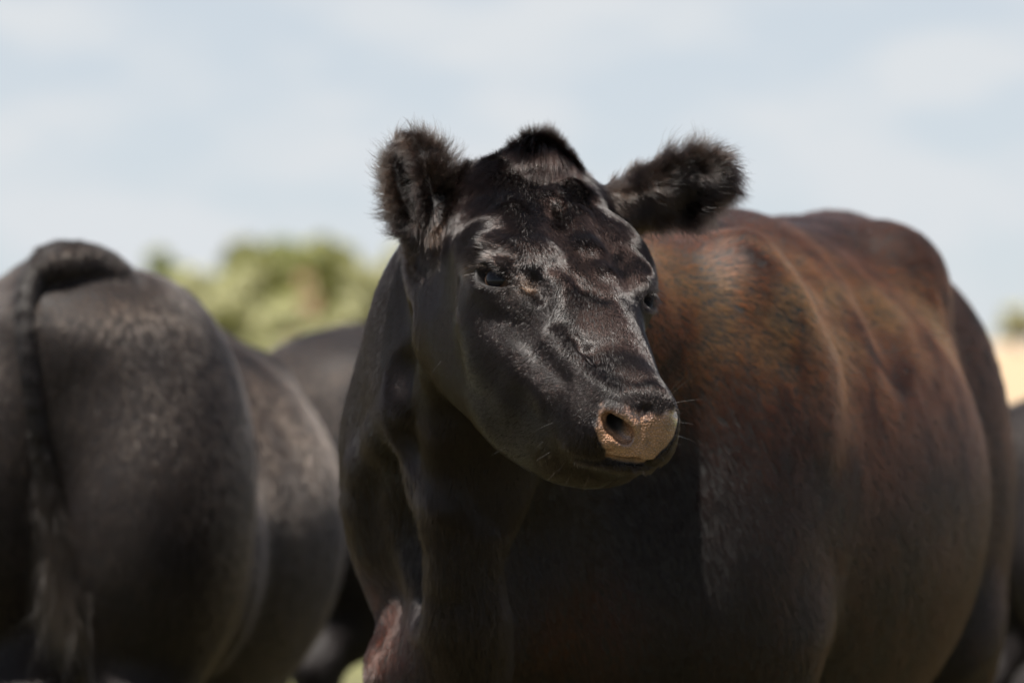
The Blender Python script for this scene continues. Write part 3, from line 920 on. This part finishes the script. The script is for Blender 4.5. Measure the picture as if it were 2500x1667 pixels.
    eyec = EYES[0][0]+EYES[0][1]*.036-EYES[0][2]*.004
    tan = np.exp(-(np.linalg.norm(p-eyec, axis=1)/.014)**2)+.5*np.exp(-(np.linalg.norm(p-(EYES[0][0]+EYES[0][2]*.022), axis=1)/.016)**2)
    pale = np.maximum(np.exp(-(np.linalg.norm(p-b1.cast(1152, 655)[0], axis=1)/.012)**2), np.exp(-(np.linalg.norm(p-b1.cast(1185, 632)[0], axis=1)/.012)**2))*.35
    col = col*(1-pale[:, None])+np.array((.30, .24, .21))*pale[:, None]
    col = col*(1-tan[:, None])+np.array((.075, .042, .025))*tan[:, None]
    rad = .00025+.00002*ez
    e_ = ez > rng.uniform(.3, .7, len(p))
    grow('coat', p[~e_], nn[~e_], d[~e_], ln[~e_], lf[~e_], col[~e_], rad[~e_], coat_mat, cow, clump=.09, clump_scale=110., jitter=.065, blob=b1)
    grow('ear_hair', p[e_], nn[e_], d[e_], ln[e_], lf[e_], col[e_], rad[e_], coat_mat, cow, npts=6, clump=.75, clump_scale=85., jitter=.24, curl=.3, lenvar=(.3, 1.2))
    # forelock: wisps standing on the poll, locks falling forward over the brow
    G2 = Groom()
    for x0, y0, x1, y1, l_, f_ in [(1235, 385, 1195, 400, .028, .35), (1265, 375, 1235, 430, .040, .25), (1300, 375, 1280, 440, .055, .16), (1340, 370, 1340, 440, .060, .16), (1375, 380, 1385, 440, .055, .16), (1405, 395, 1425, 440, .040, .25), (1320, 400, 1310, 450, .045, .12), (1360, 400, 1365, 450, .045, .12)]:
        p_, n_ = b1.cast(x0, y0); q_ = b1.cast(x1, y1)[0]
        G2.add(p_, nrm(q_-p_), l_, f_, 1, .03)
    fc, rr_ = b1.cast(1330, 385)[0], .062
    p, nn = sample_mesh(me1, int(26000*NF), lambda c, m: (((c-fc)@HM/np.array([.056, .044, .048]))**2).sum(1) < 1)
    d, ln, lf = G2.sample(p)
    ln = ln*1.2*(.3+.7*np.exp(-(((p-fc)@HM[:, 0])/.036)**2))
    topf = sstep(p[:, 1]-fc[1], .0, .03)
    lf = .35*(1-topf)+.8*topf; ln = ln*(1-.45*topf)
    drp = nrm(np.array([0, -.42, -.9])[None]*(1-topf[:, None])+nn*topf[:, None]+d*.35)
    grow('forelock', p, nn, d, ln, lf, mixc(BLACK, BLACK, topf), .00024, coat_mat, cow, npts=7, clump=.40, clump_scale=75., jitter=.17, droop=drp)
    # lashes, brow whiskers and feelers round the muzzle
    def strands(name, lst, parent, mat, colour, radius, npts=7):
        hc = bpy.data.hair_curves.new(name); hc.add_curves([npts]*len(lst))
        pts = []; rr = []
        for p0, d0, d1, L_ in lst:
            p_ = np.array(p0)
            for k in range(npts):
                pts.append(p_.copy()); f = k/(npts-1); rr.append(radius*(1-.75*f))
                p_ = p_+nrm(np.array(d0)*(1-f)+np.array(d1)*f)*L_/(npts-1)
        hc.attributes['position'].data.foreach_set('vector', np.array(pts, np.float32).ravel())
        ra = hc.attributes.get('radius') or hc.attributes.new('radius', 'FLOAT', 'POINT'); ra.data.foreach_set('value', np.array(rr, np.float32))
        ca = hc.attributes.new('coat', 'FLOAT_COLOR', 'CURVE'); ca.data.foreach_set('color', np.tile(np.array([*colour, 1], np.float32), len(lst)))
        return link(name, hc, [mat], parent)
    for c, A, U, N in EYES:
        ls = []
        for x in np.linspace(-1, 1, 46):
            x += rng.normal(0, .02)
            r0 = c+A*x*.0225+U*(.0105-.007*x*x-.0015*x)+N*(.0245-.008*x*x)
            ls.append((r0, nrm(N*.9-U*.35+A*x*.35), nrm(N*.35+U*(-.15+rng.normal(0, .12))+A*x*.9), rng.uniform(.018, .028)))
        strands('eyelashes', ls, cow, coat_mat, (.02, .015, .012), .00032)
    wh = []
    for x, y, dx, dy, ln_ in [(1510, 935, 45, 62, .030), (1632, 958, 40, -50, .030), (1636, 965, 60, -60, .045), (1640, 985, 60, -18, .04), (1641, 1004, 28, 40, .018), (1640, 1030, 60, -2, .028), (1641, 1060, 52, 10, .030), (1640, 1080, 26, 3, .012),
                              (1080, 880, -35, 60, .030), (1355, 1030, -60, 26, .032), (1330, 1075, -30, 25, .016), (1400, 1150, -40, 50, .03), (1370, 1140, -45, 35, .026), (1440, 1160, -22, 40, .02), (1350, 1100, -50, 22, .025), (1560, 1140, 12, 26, .012), (1610, 1110, 18, 20, .010), (1380, 1125, -20, 30, .018), (1240, 655, 22, -12, .016), (1230, 650, 14, -26, .018), (1575, 1005, 22, -2, .010), (1390, 965, -28, -26, .014), (1250, 1085, -60, 22, .03)]:
        p_, n_ = b1.cast(x, y)
        if np.linalg.norm(p_-H(0, .3, -.08)) > .4: p_ = P(x, y, 4.72)
        d_ = nrm(P(x+dx, y+dy, p_[1]+CAMD)-P(x, y, p_[1]+CAMD))
        wh.append((p_, nrm(d_+n_*.5), nrm(d_+np.array([0, 0, -.25])), ln_*.95))
    strands('whiskers', wh, cow, whisker_mat, (.14, .11, .09), .00014, 9)
    # body coat, out of focus behind the head
    n = int(380000*NF)
    p, nn = sample_mesh(me1, n, lambda c, m: (np.linalg.norm(c-hc_, axis=1) >= .355)*vis(c, m)*(.4+.6*(c[:, 2] > .45)))
    d, ln, lf = G.sample(p)
    grow('coat', p, nn, d, ln*1.1, lf, coat_colour(p), .00034, body_mat, cow, clump=.12, clump_scale=50., jitter=.14)

# ------------------------------------------------------------------ the other cattle
coat_mat2 = hair_material('coat', .22, .35)
def other_cow(name, label, deg, W0, k_, ncoat, hrad, colour, extra=None, drop=0., narrow=False, h=.018, refine_at=None):
    b = Blob(); build_other(b, deg, W0, k_, drop=drop, narrow=narrow)
    if extra: extra(b)
    W0 = np.array(W0, float)
    th = math.radians(deg); f = np.array([math.sin(th), math.cos(th), 0])
    e0, e1 = W0-f*.3, W0+f*2.3*k_
    lo = np.minimum(e0, e1)-.55; hi = np.maximum(e0, e1)+.55; lo[2] = -.03; hi[2] = 1.5
    v, q = surface_net(b.dist, lo, hi, h)
    me = mesh_from('body', v, q)
    refine(me, lambda c: c[:, 2] > -1) if h > .013 else None
    set_verts(me, b.project(vcos(me), 2, .02)); smooth_all(me)
    t = thing(name, label, 'cow', (W0[0], W0[1], 0), group='cattle standing in the pasture')
    link('body', me, [hide2], t)
    if QUICK != 'clay' and ncoat:
        BRx, _ = body_frame(deg, (0, 0, 0))
        p, n = sample_mesh(me, int(ncoat*NF), lambda c, m: .15+.85*sstep(((cam_p-c)*m).sum(1)/np.linalg.norm(cam_p-c, axis=1), -.35, .0))
        l = (p-W0)@BRx.T
        d = np.tile(np.array([-.45, 0, -.85]), (len(p), 1)); d[l[:, 0] < .25] = (0, 0, -1)
        d = d@BRx
        grow('coat', p, n, d, np.full(len(p), .020), np.full(len(p), .18), colour(p, l), hrad, coat_mat2, t, npts=4, clump=.08, clump_scale=40., jitter=.09)
    return t, me, b
hide2 = skin_material('hide', (.012, .010, .010), .6)
if QUICK in ('clay', 'head'):
    cam_p = np.array([0, -CAMD, CAMZ]); NF = 1
if QUICK != 'head':
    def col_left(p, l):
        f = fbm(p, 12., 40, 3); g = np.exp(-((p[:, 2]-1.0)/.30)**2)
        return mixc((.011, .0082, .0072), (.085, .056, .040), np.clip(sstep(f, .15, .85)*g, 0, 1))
    TL = P(84, 600, 6.45); TL[2] = 0
    TAIL = []
    def udder(b):
        b.ell(P(240, 1530, 6.85), (.07, .09, .07), None, .05)
        # tail: its root grows out of the rump, arches over and hangs close against the buttocks
        tail = [(P(300, 665, 6.66), .016), (P(240, 636, 6.55), .026), (P(170, 619, 6.44), .027), (P(105, 624, 6.35), .025), (P(68, 665, 6.29), .022), (P(55, 740, 6.27), .019), (P(60, 850, 6.26), .017), (P(80, 980, 6.26), .015), (P(100, 1110, 6.26), .014), (P(120, 1230, 6.25), .013), (P(140, 1340, 6.24), .012), (P(160, 1420, 6.23), .007)]
        for i_, (a_, r_) in enumerate(tail):
            px_, py_ = 1250+a_[0]/(a_[1]+CAMD)*FPX, 833.5-(a_[2]-CAMZ)/(a_[1]+CAMD)*FPX
            h_ = b.cast(px_, py_)[0]
            if h_[1]+CAMD > 6.60 and i_ < 5:
                q_ = b.project(a_[None].copy(), 6, .05)[0]; g_ = nrm(b.grad(q_[None]))[0]
                D_ = (q_+g_*r_*.3)[1]+CAMD
            else: D_ = min(h_[1]+CAMD, 6.50)-r_*(.4 if i_ < 4 else 1.0)
            TAIL.append((P(px_, py_, D_+(.03 if i_ == 0 else 0)), r_))
        tp = []
        for (a_, ra_), (b_, rb_) in zip(TAIL[:-1], TAIL[1:]): tp += [(a_, ra_), ((a_+b_)/2, (ra_+rb_)/2)]
        tp.append(TAIL[-1])
        for _ in range(8):
            tp = [tp[0]]+[((tp[i-1][0]+2*tp[i][0]+tp[i+1][0])/4, (tp[i-1][1]+2*tp[i][1]+tp[i+1][1])/4) for i in range(1, len(tp)-1)]+[tp[-1]]
        TAIL[:] = tp
        b.chain(tp[:8], .022)
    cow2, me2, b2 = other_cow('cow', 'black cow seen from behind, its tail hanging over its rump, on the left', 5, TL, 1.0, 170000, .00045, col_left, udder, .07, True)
    tb = Blob()
    tp = TAIL[6:]; tail = tp
    tb.chain(tp, .003)
    lo_ = np.min([a for a, _ in tail], axis=0)-.06; hi_ = np.max([a for a, _ in tail], axis=0)+.06
    v, q = surface_net(tb.dist, lo_, hi_, .006)
    tm = mesh_from('tail', v, q); smooth_all(tm)
    tl = link('tail', tm, [hide2], cow2)
    if QUICK != 'clay':
        p, n = sample_mesh(tm, int(16000*NF))
        low = p[:, 2] < P(0, 1080, 6.26)[2]
        zt = np.clip((P(0, 1080, 6.26)[2]-p[:, 2])/.22, 0, 1)
        d = np.tile(np.array([.12, -.03, -1.]), (len(p), 1))
        grow('tail_hair', p, n, d, .014+zt*.17, .12+.16*zt, mixc((.010, .008, .007), (.075, .058, .046), zt*fbm(p, 60., 3)), .0006, coat_mat2, tl, npts=6, clump=.14, clump_scale=50., jitter=.12, curl=.2)
    def col_far(p, l):
        f = fbm(p, 9., 60, 3)
        return mixc((.014, .011, .010), (.13, .075, .05), sstep(f, .3, .65)*(p[:, 2] > .9))
    a3 = P(735, 800, 8.65)
    cow3, _, _ = other_cow('cow', 'dark brown cow farther back, only its humped back showing between the two nearest cattle', 62, (a3[0]-.05, a3[1], 0), .905, 60000, .0007, col_far, h=.022)
    a4 = P(2478, 1060, 8.6)
    cow4, _, _ = other_cow('cow', 'black calf-sized cow at the far right edge, behind the hind leg', 70, (a4[0]-.03, a4[1], 0), .78, 25000, .0009, col_left, h=.022)

# ------------------------------------------------------------------ pasture and far trees
def ground():
    xs = np.concatenate([-np.geomspace(900, 12, 14), np.linspace(-10, 10, 11), np.geomspace(12, 900, 14)])
    ys = np.concatenate([np.linspace(-60, 40, 26), np.geomspace(44, 1800, 26)])
    X, Y = np.meshgrid(xs, ys)
    Z = .03*np.sin(X*.31)*np.sin(Y*.23+1)*np.clip(np.hypot(X, Y)-9, 0, 6)/6
    v = np.stack([X, Y, Z], -1).reshape(-1, 3)
    nx = len(xs); f = [(j*nx+i, j*nx+i+1, (j+1)*nx+i+1, (j+1)*nx+i) for j in range(len(ys)-1) for i in range(nx-1)]
    me = mesh_from('ground', v, f); smooth_all(me)
    o = link('ground', me, [ground_material()]); o['kind'] = 'structure'
ground()

bark = skin_material('bark', (.10, .075, .055), .9)
LEAF = {  # leaf colours lightened, so distance haze is painted into them
    'olive': leaf_material('olive leaves', (.11, .125, .035), (.30, .29, .10)),
    'green': leaf_material('green leaves', (.10, .13, .035), (.29, .30, .10)),
    'pale': leaf_material('pale leaves', (.29, .29, .14), (.46, .44, .25)),
    'rust': leaf_material('rusty leaves', (.42, .26, .17), (.56, .40, .28)),
}
def tree(name, label, cat, px, D, top, wid, kind, group, nleaf=5500, base=None, trunk=True):
    """px: where its trunk stands in the view, top: pixel row of its top, wid: crown width in pixels"""
    r_ = np.random.default_rng(int(px*7+D))
    g = P(px, 833, D); g[2] = 0
    hgt = P(px, top, D)[2]; w = wid/FPX*D/2
    t = thing(name, label, cat, g, group)
    z0 = hgt*(.22 if trunk else .02)
    # lobes of the crown
    nl = int(13*max(1., min(2.6, hgt/(w*2.2))))
    lob = []
    for i in range(nl):
        a = r_.uniform(0, 2*math.pi); rr = math.sqrt(r_.random())*.68
        z = z0+(hgt-z0)*r_.uniform(.15, .78)
        f = 1-.45*((z-z0)/(hgt-z0))**2
        lob.append((np.array([g[0]+math.cos(a)*w*rr*f, g[1]+math.sin(a)*w*rr*f, z]), r_.uniform(.28, .46)*w*f))
    lob.append((np.array([g[0], g[1], hgt-.30*w]), .34*w))
    # trunk and limbs
    tb = bmesh.new()
    def limb(a, b, ra, rb, seg=7):
        d = nrm(b-a); s = nrm(np.cross(d, (.3, 1, .2))); u = np.cross(d, s)
        rings = []
        for k in range(5):
            f = k/4; c = a+(b-a)*f+s*math.sin(f*5+a[0])*ra*.5
            rad = ra+(rb-ra)*f
            rings.append([tb.verts.new(c+(s*math.cos(x)+u*math.sin(x))*rad) for x in np.linspace(0, 2*math.pi, seg, endpoint=False)])
        for A, B in zip(rings[:-1], rings[1:]):
            for i in range(seg): tb.faces.new((A[i], A[(i+1) % seg], B[(i+1) % seg], B[i]))
    fork = np.array([g[0], g[1], z0*1.1+.2])
    if trunk: limb(np.array([g[0], g[1], -.1]), fork, w*.10, w*.065)
    for c, r in lob[:9]: limb(fork if trunk else np.array([g[0], g[1], 0]), c, w*.045, w*.012)
    me = bpy.data.meshes.new('trunk'); tb.to_mesh(me); tb.free(); smooth_all(me)
    link('trunk' if trunk else 'stem', me, [bark], t)
    # leaf sprays
    vs, fs = [], []
    per = nleaf//len(lob)
    for c, r in lob:
        dd = nrm(r_.normal(size=(per, 3))); q = c+dd*(r*r_.random(per)**.35)[:, None]*np.array([1, 1, .85])
        for k in range(per):
            n = nrm(dd[k]+r_.normal(0, .6, 3)); s = nrm(np.cross(n, r_.normal(size=3))); u = np.cross(n, s)
            z = r_.uniform(.05, .11)*w; b0 = len(vs)
            for j, (x, y) in enumerate(((-1, -.4), (.2, -.9), (1, .1), (.1, .8), (-.8, .5))):
                vs.append(q[k]+s*x*z+u*y*z*.7+n*.12*z*(j % 2))
            fs.append(tuple(range(b0, b0+5)))
    me = mesh_from('crown', vs, fs)
    link('crown' if trunk else 'foliage', me, [LEAF[kind]], t)
    return t
T_ = 'trees along the far edge of the pasture'; S__ = 'bushes along the far edge of the pasture'
for a in [
    ('tree', 'wide olive green tree, tallest of the far trees, above the near cow\'s shadowed neck', 'tree', 785, 170, 576, 340, 'olive', T_),
    ('tree', 'broad olive green tree standing just left of the tallest far tree', 'tree', 600, 175, 583, 330, 'olive', T_),
    ('tree', 'round green tree in the middle of the far tree line', 'tree', 690, 180, 580, 330, 'green', T_),
    ('tree', 'small narrow green tree alone against the sky, above the rump of the left cow', 'tree', 388, 180, 606, 190, 'green', T_),
    ('tree', 'small bright green tree at the left end of the far trees', 'tree', 10, 170, 690, 130, 'green', T_),
    ('tree', 'pale green tree beside the turned head of the cow in front', 'tree', 975, 160, 596, 230, 'pale', T_),
    ('tree', 'low grey-green tree on the horizon at the right edge', 'tree', 2490, 420, 745, 130, 'pale', T_),  # pale leaves here carry the painted haze of the horizon
]: tree(*a)
for a in [
    ('bush', 'pale green bush left of the rusty bush, below the olive trees', 'bush', 600, 120, 650, 260, 'pale', S__),
    ('bush', 'rusty orange bush glowing among the green ones', 'bush', 745, 110, 668, 120, 'rust', S__),
    ('bush', 'pale yellow-green bush right of the rusty bush', 'bush', 880, 115, 640, 270, 'pale', S__),
    ('bush', 'low pale bush just left of the neck of the cow in front', 'bush', 960, 100, 690, 140, 'olive', S__),
    ('bush', 'pale low bush beneath the broad olive tree', 'bush', 400, 125, 700, 240, 'pale', S__),
    ('bush', 'pale bush tucked behind the neck of the cow in front', 'bush', 1010, 130, 660, 260, 'pale', S__),
    ('bush', 'pale bush right above the back of the left cow', 'bush', 470, 110, 650, 330, 'pale', S__),
    ('bush', 'yellow-green bush in front of the rusty bush', 'bush', 700, 95, 735, 260, 'pale', S__),
]: tree(*a, trunk=False, nleaf=3600)
